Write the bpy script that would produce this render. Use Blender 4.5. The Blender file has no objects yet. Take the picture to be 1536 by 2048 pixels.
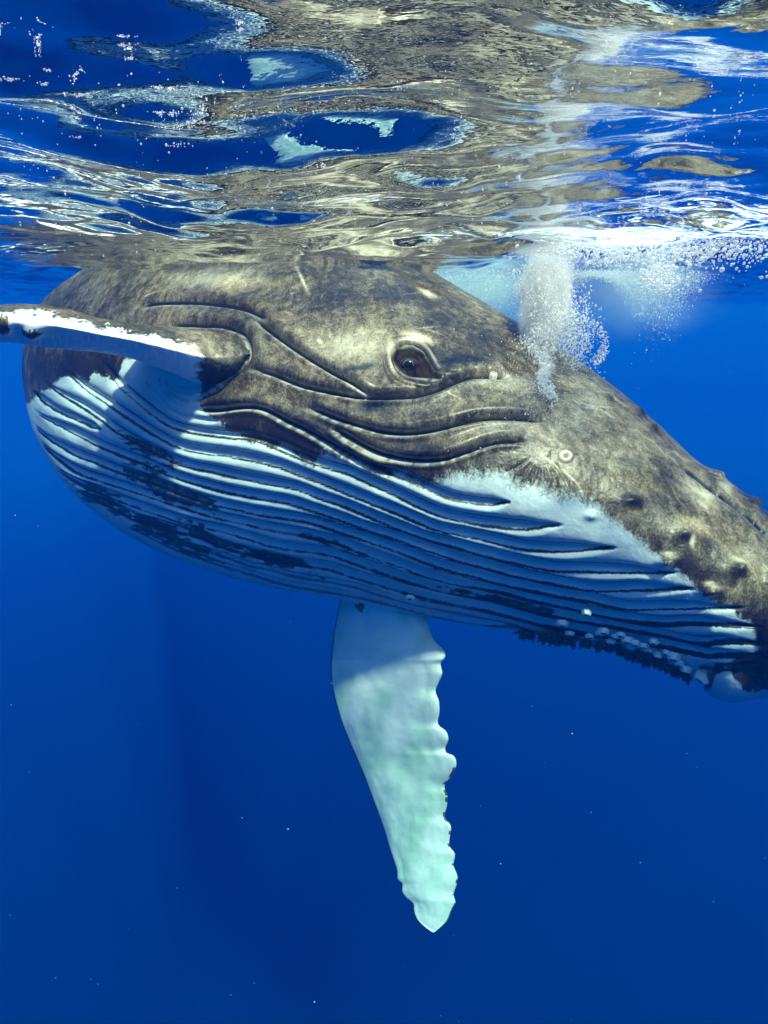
import bpy, math, random
import numpy as np
from mathutils import Vector

rng = np.random.default_rng(7)
random.seed(7)
scene = bpy.context.scene
COL = scene.collection

# ------------------------------------------------------------------ camera
PITCH = math.radians(17.2)
FPX = 1334.0                      # focal length in pixels of the 1536 x 2048 frame
CAM_Z = -0.215
CAM = np.array([0.0, 0.0, CAM_Z])
cam = bpy.data.cameras.new('camera')
cam.sensor_fit = 'VERTICAL'
cam.sensor_height = 24.0
cam.sensor_width = 18.0
cam.lens = 24.0 * FPX / 2048.0
cam.clip_start = 0.02
cam.clip_end = 500.0
cam_o = bpy.data.objects.new('camera', cam)
COL.objects.link(cam_o)
cam_o.location = CAM
cam_o.rotation_euler = (math.pi / 2 - PITCH, 0, 0)
scene.camera = cam_o
FWD = np.array([0, math.cos(PITCH), -math.sin(PITCH)])
UPV = np.array([0, math.sin(PITCH), math.cos(PITCH)])
RGT = np.array([1.0, 0, 0])


def P(px, py, D):
    """world point that lies at depth D on the sight line of frame position px, py"""
    px = np.asarray(px, float); py = np.asarray(py, float); D = np.asarray(D, float)
    a = ((px - 768.0) / FPX)[..., None] * RGT + ((1024.0 - py) / FPX)[..., None] * UPV + FWD
    return CAM + a * D[..., None]


# ------------------------------------------------------------------ world and sun
SUN_EL, SUN_AZ = math.radians(58), math.radians(160)     # azimuth clockwise from +Y
world = bpy.data.worlds.new('World')
scene.world = world
world.use_nodes = True
nt = world.node_tree
bg = nt.nodes['Background']
sky = nt.nodes.new('ShaderNodeTexSky')
sky.sky_type = 'NISHITA'
sky.sun_disc = False
sky.sun_elevation = SUN_EL
sky.sun_rotation = SUN_AZ
nt.links.new(sky.outputs[0], bg.inputs[0])
bg.inputs[1].default_value = 0.15
sl = bpy.data.lights.new('sun', 'SUN')
sl.energy = 3.1
sl.angle = math.radians(3.0)
sl.color = (1.0, 0.80, 0.55)
so = bpy.data.objects.new('sun', sl)
COL.objects.link(so)
sdir = Vector((math.sin(SUN_AZ) * math.cos(SUN_EL), math.cos(SUN_AZ) * math.cos(SUN_EL), math.sin(SUN_EL)))
so.rotation_euler = sdir.to_track_quat('Z', 'Y').to_euler()
so.location = (0, 0, 20)

scene.view_settings.view_transform = 'Standard'
scene.view_settings.look = 'None'
scene.view_settings.gamma = 1.0
scene.view_settings.use_curve_mapping = False
scene.view_settings.exposure = 1.78
cy = scene.cycles
cy.max_bounces = 10
cy.diffuse_bounces = 3
cy.glossy_bounces = 5
cy.transmission_bounces = 6
cy.transparent_max_bounces = 12
cy.volume_bounces = 4
cy.sample_clamp_indirect = 4.0
cy.sample_clamp_direct = 0.0
cy.blur_glossy = 0.3
cy.use_denoising = True
cy.caustics_reflective = True
cy.caustics_refractive = False


# ------------------------------------------------------------------ helpers
def mesh_obj(name, V, F, mat, parent=None, attrs=None, smooth=True):
    """V (n,3), F list of arrays (k,3) and/or (k,4) -> one mesh object"""
    me = bpy.data.meshes.new(name)
    if not isinstance(F, (list, tuple)):
        F = [F]
    V = np.ascontiguousarray(V, dtype=np.float32)
    loops = np.concatenate([f.ravel() for f in F]).astype(np.int32)
    tot = np.concatenate([np.full(len(f), f.shape[1]) for f in F]).astype(np.int32)
    st = np.concatenate([[0], np.cumsum(tot)[:-1]]).astype(np.int32)
    me.vertices.add(len(V)); me.vertices.foreach_set('co', V.ravel())
    me.loops.add(len(loops)); me.loops.foreach_set('vertex_index', loops)
    me.polygons.add(len(tot)); me.polygons.foreach_set('loop_start', st)
    me.polygons.foreach_set('loop_total', tot)
    me.update(calc_edges=True)
    me.polygons.foreach_set('use_smooth', np.full(len(tot), smooth))
    if attrs:
        for k, a in attrs.items():
            at = me.attributes.new(k, 'FLOAT', 'POINT')
            at.data.foreach_set('value', np.ascontiguousarray(a, dtype=np.float32))
    me.materials.append(mat)
    me.validate()
    o = bpy.data.objects.new(name, me)
    COL.objects.link(o)
    if parent is not None:
        o.parent = parent
    return o


def tag(o, label=None, cat=None, group=None, kind=None):
    for k, v in (('label', label), ('category', cat), ('group', group), ('kind', kind)):
        if v:
            o[k] = v
    return o


def grid_faces(nu, nv, wrap=False, off=0):
    a = np.arange(nu * nv).reshape(nu, nv)
    if wrap:
        b = np.roll(a, -1, axis=1)
        q = np.stack([a[:-1], a[1:], b[1:], b[:-1]], -1)
    else:
        q = np.stack([a[:-1, :-1], a[1:, :-1], a[1:, 1:], a[:-1, 1:]], -1)
    return q.reshape(-1, 4) + off


def spline(pts, n=None):
    """dense Catmull-Rom polyline through pts"""
    p = np.array(pts, float)
    q = np.vstack([2 * p[0] - p[1], p, 2 * p[-1] - p[-2]])
    out = []
    for i in range(len(p) - 1):
        p0, p1, p2, p3 = q[i:i + 4]
        L = np.linalg.norm(p2 - p1)
        k = max(2, int(L / 6))
        t = np.linspace(0, 1, k, endpoint=False)[:, None]
        out.append(0.5 * ((2 * p1) + (-p0 + p2) * t + (2 * p0 - 5 * p1 + 4 * p2 - p3) * t ** 2
                          + (-p0 + 3 * p1 - 3 * p2 + p3) * t ** 3))
    out.append(p[-1:])
    return np.vstack(out)


def curve_fn(pts):
    """smooth monotone-ish interpolation y(x) through pts"""
    s = spline(pts)
    o = np.argsort(s[:, 0])
    return lambda x: np.interp(x, s[o, 0], s[o, 1])


def sstep(a, b, x):
    t = np.clip((x - a) / (b - a), 0, 1)
    return t * t * (3 - 2 * t)


def seg_dist(X, Y, line, reach):
    """signed distance (+ below the line for lines running right), parameter 0..1; inf beyond reach"""
    d = np.full(X.shape, 1e3); sg = np.ones(X.shape); tp = np.zeros(X.shape)
    idx = np.where((X > line[:, 0].min() - reach) & (X < line[:, 0].max() + reach)
                   & (Y > line[:, 1].min() - reach) & (Y < line[:, 1].max() + reach))[0]
    if len(idx) == 0:
        return d, sg, tp
    A = line[:-1]; E = line[1:] - A
    L2 = (E ** 2).sum(1) + 1e-9
    cl = np.concatenate([[0], np.cumsum(np.sqrt(L2))])
    for c0 in range(0, len(idx), 20000):
        ii = idx[c0:c0 + 20000]
        dx = X[ii, None] - A[None, :, 0]; dy = Y[ii, None] - A[None, :, 1]
        t = np.clip((dx * E[:, 0] + dy * E[:, 1]) / L2, 0, 1)
        ex = dx - t * E[:, 0]; ey = dy - t * E[:, 1]
        q = ex * ex + ey * ey
        j = q.argmin(1); r = np.arange(len(ii))
        d[ii] = np.sqrt(q[r, j])
        cr = E[j, 0] * ey[r, j] - E[j, 1] * ex[r, j]
        sg[ii] = np.sign(cr) + (cr == 0)
        tp[ii] = (cl[j] + t[r, j] * np.sqrt(L2[j])) / cl[-1]
    return d, sg, tp


_tab = np.random.default_rng(3).random((256, 256))


def vnoise(x, y):
    xi = np.floor(x).astype(int); yi = np.floor(y).astype(int)
    fx = x - xi; fy = y - yi
    fx = fx * fx * (3 - 2 * fx); fy = fy * fy * (3 - 2 * fy)
    g = lambda a, b: _tab[a % 256, b % 256]
    return ((g(xi, yi) * (1 - fx) + g(xi + 1, yi) * fx) * (1 - fy)
            + (g(xi, yi + 1) * (1 - fx) + g(xi + 1, yi + 1) * fx) * fy)


def fbm(x, y, o=4):
    s = 0; a = 0.5; n = 0
    for k in range(o):
        s = s + a * vnoise(x * 2 ** k + 17.3 * k, y * 2 ** k + 9.1 * k); n += a; a *= 0.5
    return s / n


# ------------------------------------------------------------------ material helpers
class N:
    def __init__(self, name):
        self.m = bpy.data.materials.new(name)
        self.m.use_nodes = True
        self.t = self.m.node_tree
        self.t.nodes.clear()
        self.out = self.new('ShaderNodeOutputMaterial')

    def new(self, kind, **kw):
        n = self.t.nodes.new(kind)
        for k, v in kw.items():
            setattr(n, k, v)
        return n

    def link(self, a, b):
        self.t.links.new(a, b)

    def val(self, n, k, v):
        if hasattr(v, 'is_linked') or isinstance(v, bpy.types.NodeSocket):
            self.link(v, n.inputs[k])
        else:
            n.inputs[k].default_value = v

    def math(self, op, a, b=0.0, c=0.0, clamp=False):
        n = self.new('ShaderNodeMath', operation=op, use_clamp=clamp)
        self.val(n, 0, a); self.val(n, 1, b); self.val(n, 2, c)
        return n.outputs[0]

    def mapr(self, v, a, b, c=0.0, d=1.0, smooth=True):
        n = self.new('ShaderNodeMapRange', interpolation_type='SMOOTHSTEP' if smooth else 'LINEAR')
        self.val(n, 0, v)
        for i, q in enumerate((a, b, c, d)):
            self.val(n, i + 1, q)
        return n.outputs[0]

    def mix(self, f, a, b, blend='MIX'):
        n = self.new('ShaderNodeMix', data_type='RGBA', blend_type=blend)
        self.val(n, 0, f); self.val(n, 6, a); self.val(n, 7, b)
        return n.outputs[2]

    def attr(self, name):
        return self.new('ShaderNodeAttribute', attribute_name=name).outputs['Fac']

    def noise(self, scale, detail=4, rough=0.55, vec=None, dist=0.0):
        n = self.new('ShaderNodeTexNoise')
        n.inputs['Scale'].default_value = scale
        n.inputs['Detail'].default_value = detail
        n.inputs['Roughness'].default_value = rough
        n.inputs['Distortion'].default_value = dist
        if vec is not None:
            self.link(vec, n.inputs['Vector'])
        return n.outputs[0]

    def coord(self, scale=(1, 1, 1), rot=(0, 0, 0), loc=(0, 0, 0)):
        tc = self.new('ShaderNodeTexCoord')
        mp = self.new('ShaderNodeMapping')
        mp.inputs['Scale'].default_value = scale
        mp.inputs['Rotation'].default_value = rot
        mp.inputs['Location'].default_value = loc
        self.link(tc.outputs['Object'], mp.inputs['Vector'])
        return mp.outputs[0]

    def bump(self, h, strength=0.3, dist=0.01):
        n = self.new('ShaderNodeBump')
        n.inputs['Strength'].default_value = strength
        n.inputs['Distance'].default_value = dist
        self.link(h, n.inputs['Height'])
        return n.outputs[0]

    def princ(self, color, rough=0.4, spec=0.3, normal=None):
        n = self.new('ShaderNodeBsdfPrincipled')
        self.val(n, 'Base Color', color)
        self.val(n, 'Roughness', rough)
        n.inputs['Specular IOR Level'].default_value = spec
        if normal is not None:
            self.link(normal, n.inputs['Normal'])
        self.link(n.outputs[0], self.out.inputs[0])
        return n


def rgb(r, g, b):
    return (r, g, b, 1.0)


# ------------------------------------------------------------------ water surface
def mat_water():
    n = N('water_surface')
    co = n.coord((1, 1, 1))
    h1 = n.noise(9.0, 3, 0.5, n.coord((0.6, 1.0, 1.0)))
    h2 = n.noise(34.0, 3, 0.55, n.coord((0.7, 1.0, 1.0)))
    h = n.math('ADD', n.math('MULTIPLY', h1, 1.0), n.math('MULTIPLY', h2, 0.22))
    nrm = n.bump(h, 0.5, 0.006)
    fr = n.new('ShaderNodeFresnel')
    fr.inputs['IOR'].default_value = 1.33
    n.link(nrm, fr.inputs['Normal'])
    gl = n.new('ShaderNodeBsdfGlossy')
    gl.inputs['Color'].default_value = rgb(0.97, 0.985, 1.0)
    gl.inputs['Roughness'].default_value = 0.015
    n.link(nrm, gl.inputs['Normal'])
    # caustic streaks painted into the transmission colour, which dims the sun between them
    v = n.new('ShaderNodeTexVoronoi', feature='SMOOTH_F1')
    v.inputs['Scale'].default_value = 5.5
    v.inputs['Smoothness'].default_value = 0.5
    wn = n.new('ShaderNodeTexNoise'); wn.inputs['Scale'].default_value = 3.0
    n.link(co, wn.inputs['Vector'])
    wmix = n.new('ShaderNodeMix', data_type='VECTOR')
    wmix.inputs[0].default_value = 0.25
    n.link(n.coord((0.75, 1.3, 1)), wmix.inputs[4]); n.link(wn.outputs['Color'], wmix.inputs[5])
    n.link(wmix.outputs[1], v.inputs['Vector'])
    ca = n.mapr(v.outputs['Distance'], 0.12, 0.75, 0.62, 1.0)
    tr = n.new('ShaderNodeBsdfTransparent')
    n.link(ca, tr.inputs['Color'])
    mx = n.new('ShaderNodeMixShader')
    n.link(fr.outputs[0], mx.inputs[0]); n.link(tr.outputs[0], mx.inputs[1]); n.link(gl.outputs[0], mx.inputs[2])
    # foam lying on the surface
    foam = n.attr('foam')
    fn = n.noise(22.0, 6, 0.72, n.coord((0.45, 1.1, 1)), 1.2)
    fm = n.mapr(n.math('ADD', foam, n.math('MULTIPLY', n.math('SUBTRACT', fn, 0.5), 1.5)), 0.42, 0.62)
    fm = n.math('MULTIPLY', fm, n.mapr(foam, 0.02, 0.15))
    di = n.new('ShaderNodeBsdfDiffuse'); di.inputs['Color'].default_value = rgb(0.85, 0.85, 0.83)
    tl = n.new('ShaderNodeBsdfTranslucent'); tl.inputs['Color'].default_value = rgb(0.9, 0.9, 0.88)
    fs = n.new('ShaderNodeMixShader'); fs.inputs[0].default_value = 0.75
    n.link(di.outputs[0], fs.inputs[1]); n.link(tl.outputs[0], fs.inputs[2])
    ft = n.new('ShaderNodeBsdfTransparent')
    fs2 = n.new('ShaderNodeMixShader'); fs2.inputs[0].default_value = 0.3
    n.link(fs.outputs[0], fs2.inputs[1]); n.link(ft.outputs[0], fs2.inputs[2]); fs = fs2
    m2 = n.new('ShaderNodeMixShader')
    n.link(fm, m2.inputs[0]); n.link(mx.outputs[0], m2.inputs[1]); n.link(fs.outputs[0], m2.inputs[2])
    n.link(m2.outputs[0], n.out.inputs[0])
    return n.m


def graded(segs):
    out = [np.array([segs[0][0]])]
    for a, b, s0, s1 in segs:
        x = a; L = []
        while x < b:
            f = (x - a) / (b - a)
            x += s0 * (s1 / s0) ** f
            L.append(min(x, b))
        out.append(np.array(L))
    return np.concatenate(out)


def sharp(a):
    # broad troughs towards the air, tight folds towards the water
    return np.sin(a) + .28 * np.cos(2 * a)


def wave_height(X, Y):
    r = np.random.default_rng(21)
    wx = X + 0.10 * (fbm(X * 1.3 + 40, Y * 1.3 + 9, 2) - .5)
    wy = Y + 0.10 * (fbm(X * 1.3 + 5, Y * 1.3 + 77, 2) - .5)
    Z = np.zeros_like(X)
    for lam, n, sl in ((2.6, 3, .035), (1.5, 4, .045), (0.85, 5, .068), (0.48, 6, .080), (0.27, 7, .084), (0.15, 8, .072), (0.085, 8, .034)):
        for k in range(n):
            l = lam * r.uniform(0.8, 1.25); th = r.normal(math.pi / 2 + .15, 0.95)
            kx, ky = 2 * math.pi / l * math.cos(th), 2 * math.pi / l * math.sin(th)
            Z += sl * math.sqrt(2.0 / n) / (2 * math.pi / l) * sharp(kx * wx + ky * wy + r.uniform(0, 6.28))
    env = 0.6 + 0.8 * fbm(X * 0.9 + 3, Y * 0.9 + 8, 2)
    Z = Z * env
    # a swell that has just passed the lens
    Z += .026 * np.exp(-((Y - .40 - .10 * X) / .21) ** 2) * sstep(.30, -.05, X) * sstep(-1.6, -.7, X)
    Z += .016 * np.exp(-((Y - 1.15 + .15 * X) / .25) ** 2) * sstep(.1, .7, X) * sstep(2.2, 1.2, X)
    return Z


def build_water():
    xs = np.concatenate([-graded([(0, 2.6, .013, .013), (2.6, 8, .013, .12), (8, 140, .12, 8)])[::-1],
                         graded([(0, 2.6, .013, .013), (2.6, 8, .013, .12), (8, 140, .12, 8)])[1:]])
    ys = graded([(-70, -0.6, 8, .06), (-0.6, .3, .06, .012), (.3, 2.6, .009, .012), (2.6, 6, .012, .05), (6, 140, .05, 8)])
    X, Y = np.meshgrid(xs, ys, indexing='ij')
    Z = wave_height(X, Y)
    # keep the film of water above the lens
    Z = np.where(np.hypot(X, Y) < 0.5, np.maximum(Z, -0.08), Z)
    foam = (np.exp(-(((X - 1.25) / .75) ** 2 + ((Y - 2.15) / .42) ** 2)) * 0.41
            + np.exp(-(((X - 1.0) / .8) ** 2 + ((Y - 1.72) / .28) ** 2)) * 0.36
            + np.exp(-(((X + .12) / .32) ** 2 + ((Y - 1.38) / .12) ** 2)) * 0.40
            + np.exp(-(((X - 0.85) / .28) ** 2 + ((Y - 2.7) / .35) ** 2)) * 0.5
            + np.exp(-(((X - 0.1) / .9) ** 2 + ((Y - 2.3) / .22) ** 2)) * 0.38
            + np.exp(-(((X + 1.6) / .9) ** 2 + ((Y - 3.0) / .4) ** 2)) * 0.35)
    V = np.stack([X, Y, Z], -1).reshape(-1, 3)
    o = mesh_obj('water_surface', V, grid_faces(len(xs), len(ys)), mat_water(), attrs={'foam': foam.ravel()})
    tag(o, kind='structure')
    return o


build_water()

# the body of the sea: one even volume round everything
def build_haze():
    n = N('haze')
    pv = n.new('ShaderNodeVolumePrincipled')
    pv.inputs['Color'].default_value = rgb(0.001, 0.028, 0.156)
    pv.inputs['Absorption Color'].default_value = rgb(0.035, 0.66, 0.82)
    pv.inputs['Density'].default_value = 0.13
    pv.inputs['Anisotropy'].default_value = 0.0
    n.link(pv.outputs[0], n.out.inputs[1])
    x0, x1, y0, y1, z0, z1 = -115, 115, -60, 125, -17, 0.9
    V = np.array([(x, y, z) for x in (x0, x1) for y in (y0, y1) for z in (z0, z1)])
    F = np.array([(0, 1, 3, 2), (4, 6, 7, 5), (0, 4, 5, 1), (2, 3, 7, 6), (0, 2, 6, 4), (1, 5, 7, 3)])
    o = mesh_obj('haze', V, F, n.m, smooth=False)
    tag(o, kind='stuff')


build_haze()

# ------------------------------------------------------------------ whale: traced lines of the skin (frame positions)
FOLDS = [
    [(276, 616), (312, 606), (385, 604), (442, 609), (484, 616), (510, 626), (544, 645)],
    [(497, 629), (515, 641), (531, 654), (559, 675), (598, 703), (660, 742), (701, 765), (745, 793)],
    [(486, 740), (510, 740), (541, 746), (572, 759), (604, 771), (651, 782), (702, 791), (745, 794), (803, 793), (837, 789),
     (871, 780), (905, 765), (938, 753), (966, 751), (993, 752), (1035, 755)],
    [(600, 813), (630, 821), (678, 840), (735, 857), (769, 865), (810, 867), (854, 862), (905, 850), (955, 838), (989, 835),
     (1040, 836), (1104, 843)],
    [(659, 855), (702, 880), (752, 906), (803, 919), (844, 923), (888, 919), (938, 902), (972, 889), (1006, 882), (1060, 881)],
    [(380, 818), (429, 821), (468, 816), (494, 814), (520, 817), (546, 828), (572, 843), (608, 860), (647, 882), (686, 905),
     (725, 926), (765, 944), (790, 953)],
    [(325, 651), (364, 648), (406, 650), (442, 651), (468, 658), (487, 667), (497, 682), (500, 701), (494, 721), (481, 737),
     (455, 760), (437, 779), (408, 794), (369, 807)],
    [(1359, 930), (1392, 953), (1421, 977), (1451, 998), (1490, 1027), (1536, 1068), (1620, 1130)],
]
PLEATS = [
    [(725, 926), (765, 941), (819, 960), (858, 978), (897, 994), (949, 1004), (988, 1007), (1024, 1004)],
    [(198, 709), (213, 732), (228, 755), (247, 776), (280, 805), (306, 826), (332, 844), (364, 856), (398, 863), (452, 870),
     (504, 876), (556, 894), (608, 917), (660, 934), (699, 946), (739, 964), (785, 985), (832, 1009), (884, 1030),
     (923, 1039), (962, 1046), (1014, 1052), (1066, 1055), (1092, 1053), (1131, 1050)],
    [(291, 761), (304, 784), (322, 805), (340, 823), (366, 834), (398, 839), (440, 843)],
    [(119, 726), (137, 745), (163, 769), (202, 795), (254, 831), (293, 857), (332, 880), (372, 896), (420, 904), (452, 908),
     (504, 918), (556, 930), (582, 940), (634, 961), (686, 982), (739, 1003), (780, 1019), (832, 1041), (871, 1057),
     (905, 1064), (936, 1070), (988, 1082), (1040, 1094), (1092, 1099), (1180, 1099), (1240, 1096)],
    [(84, 753), (98, 769), (124, 787), (163, 810), (202, 836), (228, 857), (267, 881), (306, 901), (345, 920), (385, 933),
     (420, 940), (452, 948), (504, 959), (556, 969), (595, 977), (634, 993), (673, 1006), (700, 1016), (739, 1032),
     (778, 1048), (805, 1059), (852, 1078), (904, 1090), (956, 1105), (1008, 1118), (1060, 1130), (1112, 1139),
     (1165, 1140), (1200, 1141), (1266, 1143), (1318, 1147), (1364, 1144)],
    [(64, 815), (88, 834), (124, 852), (163, 871), (202, 891), (241, 907), (280, 922), (319, 940), (359, 956), (410, 971),
     (452, 982), (504, 992), (570, 1003), (622, 1019), (661, 1032), (700, 1046), (739, 1060), (800, 1079), (839, 1093),
     (878, 1106), (930, 1123), (982, 1136), (1034, 1151), (1086, 1162), (1138, 1172), (1175, 1178), (1211, 1180),
     (1266, 1178), (1318, 1179), (1400, 1178)],
    [(63, 841), (80, 862), (106, 883), (150, 907), (189, 922), (228, 938), (268, 951), (307, 964), (346, 980), (399, 999),
     (440, 1010), (479, 1019), (518, 1027), (570, 1035), (609, 1041), (648, 1052), (687, 1066), (726, 1078), (800, 1103),
     (852, 1124), (904, 1140), (956, 1153), (1008, 1168), (1060, 1179), (1112, 1190), (1150, 1196), (1188, 1203),
     (1227, 1213), (1266, 1218), (1318, 1216), (1370, 1216), (1422, 1216), (1475, 1217), (1502, 1212)],
    [(76, 875), (98, 901), (120, 920), (151, 941), (190, 956), (242, 973), (294, 990), (346, 1007), (399, 1024), (440, 1036),
     (479, 1044), (518, 1053), (557, 1061), (596, 1067), (635, 1076), (674, 1085), (713, 1100), (752, 1115), (802, 1132),
     (852, 1151), (904, 1166), (956, 1178), (1008, 1190), (1060, 1203), (1112, 1213), (1150, 1220), (1188, 1229),
     (1240, 1239), (1292, 1245), (1331, 1248), (1370, 1245), (1422, 1247), (1475, 1252), (1536, 1256)],
    [(102, 928), (133, 951), (164, 969), (203, 985), (242, 1001), (281, 1016), (320, 1029), (359, 1042), (399, 1052),
     (440, 1060), (492, 1075), (544, 1091), (583, 1098), (622, 1102), (661, 1109), (700, 1122), (752, 1140), (802, 1158),
     (852, 1173), (904, 1187), (956, 1196), (1008, 1208), (1060, 1222), (1100, 1230), (1136, 1237), (1175, 1247),
     (1214, 1255), (1266, 1265), (1318, 1273), (1357, 1282), (1396, 1287), (1435, 1284), (1488, 1286), (1545, 1291)],
    [(138, 972), (190, 998), (229, 1016), (268, 1037), (307, 1048), (359, 1063), (399, 1073), (440, 1091), (492, 1105),
     (544, 1117), (583, 1125), (622, 1131), (661, 1138), (700, 1151), (752, 1166), (805, 1182), (852, 1195), (904, 1207),
     (982, 1222), (1034, 1236), (1086, 1250), (1150, 1262), (1230, 1276), (1297, 1287), (1344, 1296), (1396, 1307),
     (1448, 1312), (1545, 1315)],
    [(300, 1062), (360, 1086), (440, 1110), (492, 1129), (544, 1140), (583, 1151), (635, 1160), (674, 1166), (726, 1179),
     (778, 1196), (840, 1212), (930, 1227), (1008, 1245), (1060, 1258), (1140, 1278)],
    [(250, 1050), (350, 1098), (440, 1130), (518, 1153), (570, 1168), (648, 1182), (700, 1191), (778, 1208), (840, 1224), (878, 1232),
     (956, 1246), (1042, 1257)],
    [(1396, 1333), (1435, 1338), (1475, 1339), (1530, 1335)],
    [(66, 779), (82, 797), (111, 818), (150, 836), (189, 854), (203, 860)],
    [(317, 755), (332, 782), (353, 800), (380, 808)],
    [(328, 762), (359, 779), (390, 781), (425, 772)],
]
TOP = curve_fn([(43, 728), (45, 700), (50, 668), (62, 636), (86, 600), (130, 562), (200, 520), (300, 478), (420, 452), (540, 442), (660, 450),
                (760, 482), (830, 524), (880, 552), (940, 588), (1000, 623), (1050, 655), (1100, 688), (1150, 716), (1200, 752),
                (1250, 790), (1300, 834), (1350, 880), (1400, 926), (1437, 942), (1452, 956), (1490, 986), (1512, 996), (1525, 1018),
                (1545, 1030), (1640, 1110), (1760, 1210), (1860, 1300), (1900, 1345)])
BOT = curve_fn([(43, 732), (46, 766), (55, 820), (75, 882), (110, 942), (150, 990), (200, 1033), (260, 1074), (330, 1108), (400, 1136),
                (480, 1160), (560, 1178), (640, 1191), (720, 1206), (800, 1223), (880, 1240), (960, 1252), (1040, 1264),
                (1120, 1279), (1200, 1296), (1280, 1315), (1340, 1336), (1395, 1360), (1412, 1376), (1425, 1392), (1450, 1402),
                (1490, 1402), (1510, 1397), (1536, 1398), (1640, 1425), (1760, 1430), (1860, 1400), (1900, 1360)])
DL = curve_fn([(43, 4.45), (150, 4.3), (300, 4.1), (600, 3.8), (900, 3.5), (1200, 3.2), (1536, 2.95), (1900, 2.7)])


def RAD(x):
    w = np.clip(1 - ((520 - x) / 477) ** 2, 0, 1) ** 0.5
    left = 0.95 * w
    right = np.interp(x, [520, 700, 900, 1200, 1536, 1750, 1850, 1900], [.95, .93, .85, .62, .44, .30, .18, .03])
    return np.where(x < 520, left, right)


PEAK = lambda x: np.interp(x, [40, 300, 600, 900, 1200, 1536, 1900], [.5, .52, .54, .53, .51, .5, .5])


def gfun(s, m, pu=2.0, qu=.62, pl=1.80, ql=.68):
    t = np.where(s < m, (m - s) / m, (s - m) / (1 - m))
    up = (1 - np.clip(t, 0, 1) ** pu) ** qu
    lo = (1 - np.clip(t, 0, 1) ** pl) ** ql
    return np.where(s < m, up, lo)


def front_depth(px, py):
    px = np.asarray(px, float); py = np.asarray(py, float)
    T, B = TOP(px), BOT(px)
    s = np.clip((py - T) / (B - T + 1e-6), 0, 1)
    return DL(px) - RAD(px) * gfun(s, PEAK(px))


def vnormals(V, F):
    n = np.zeros_like(V)
    a, b, c, d = (V[F[:, i]] for i in range(4))
    fn = np.cross(c - a, d - b)
    for i in range(4):
        np.add.at(n, F[:, i], fn)
    return n / (np.linalg.norm(n, axis=1, keepdims=True) + 1e-12)


TUBERCLES = [(1183, 1034, 15, 9, .012), (1262, 1004, 22, 12, .012), (1367, 1069, 17, 12, .02), (1335, 1124, 22, 12, .026),
             (1475, 1141, 22, 16, .03), (1420, 1183, 22, 12, .026), (1304, 858, 22, 10, .014), (1280, 823, 18, 9, .012),
             (1215, 796, 16, 9, .012), (1445, 948, 14, 10, .015), (1521, 1003, 14, 12, .02), (1560, 1160, 24, 16, .03)]
EYE = (822, 727)


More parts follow.
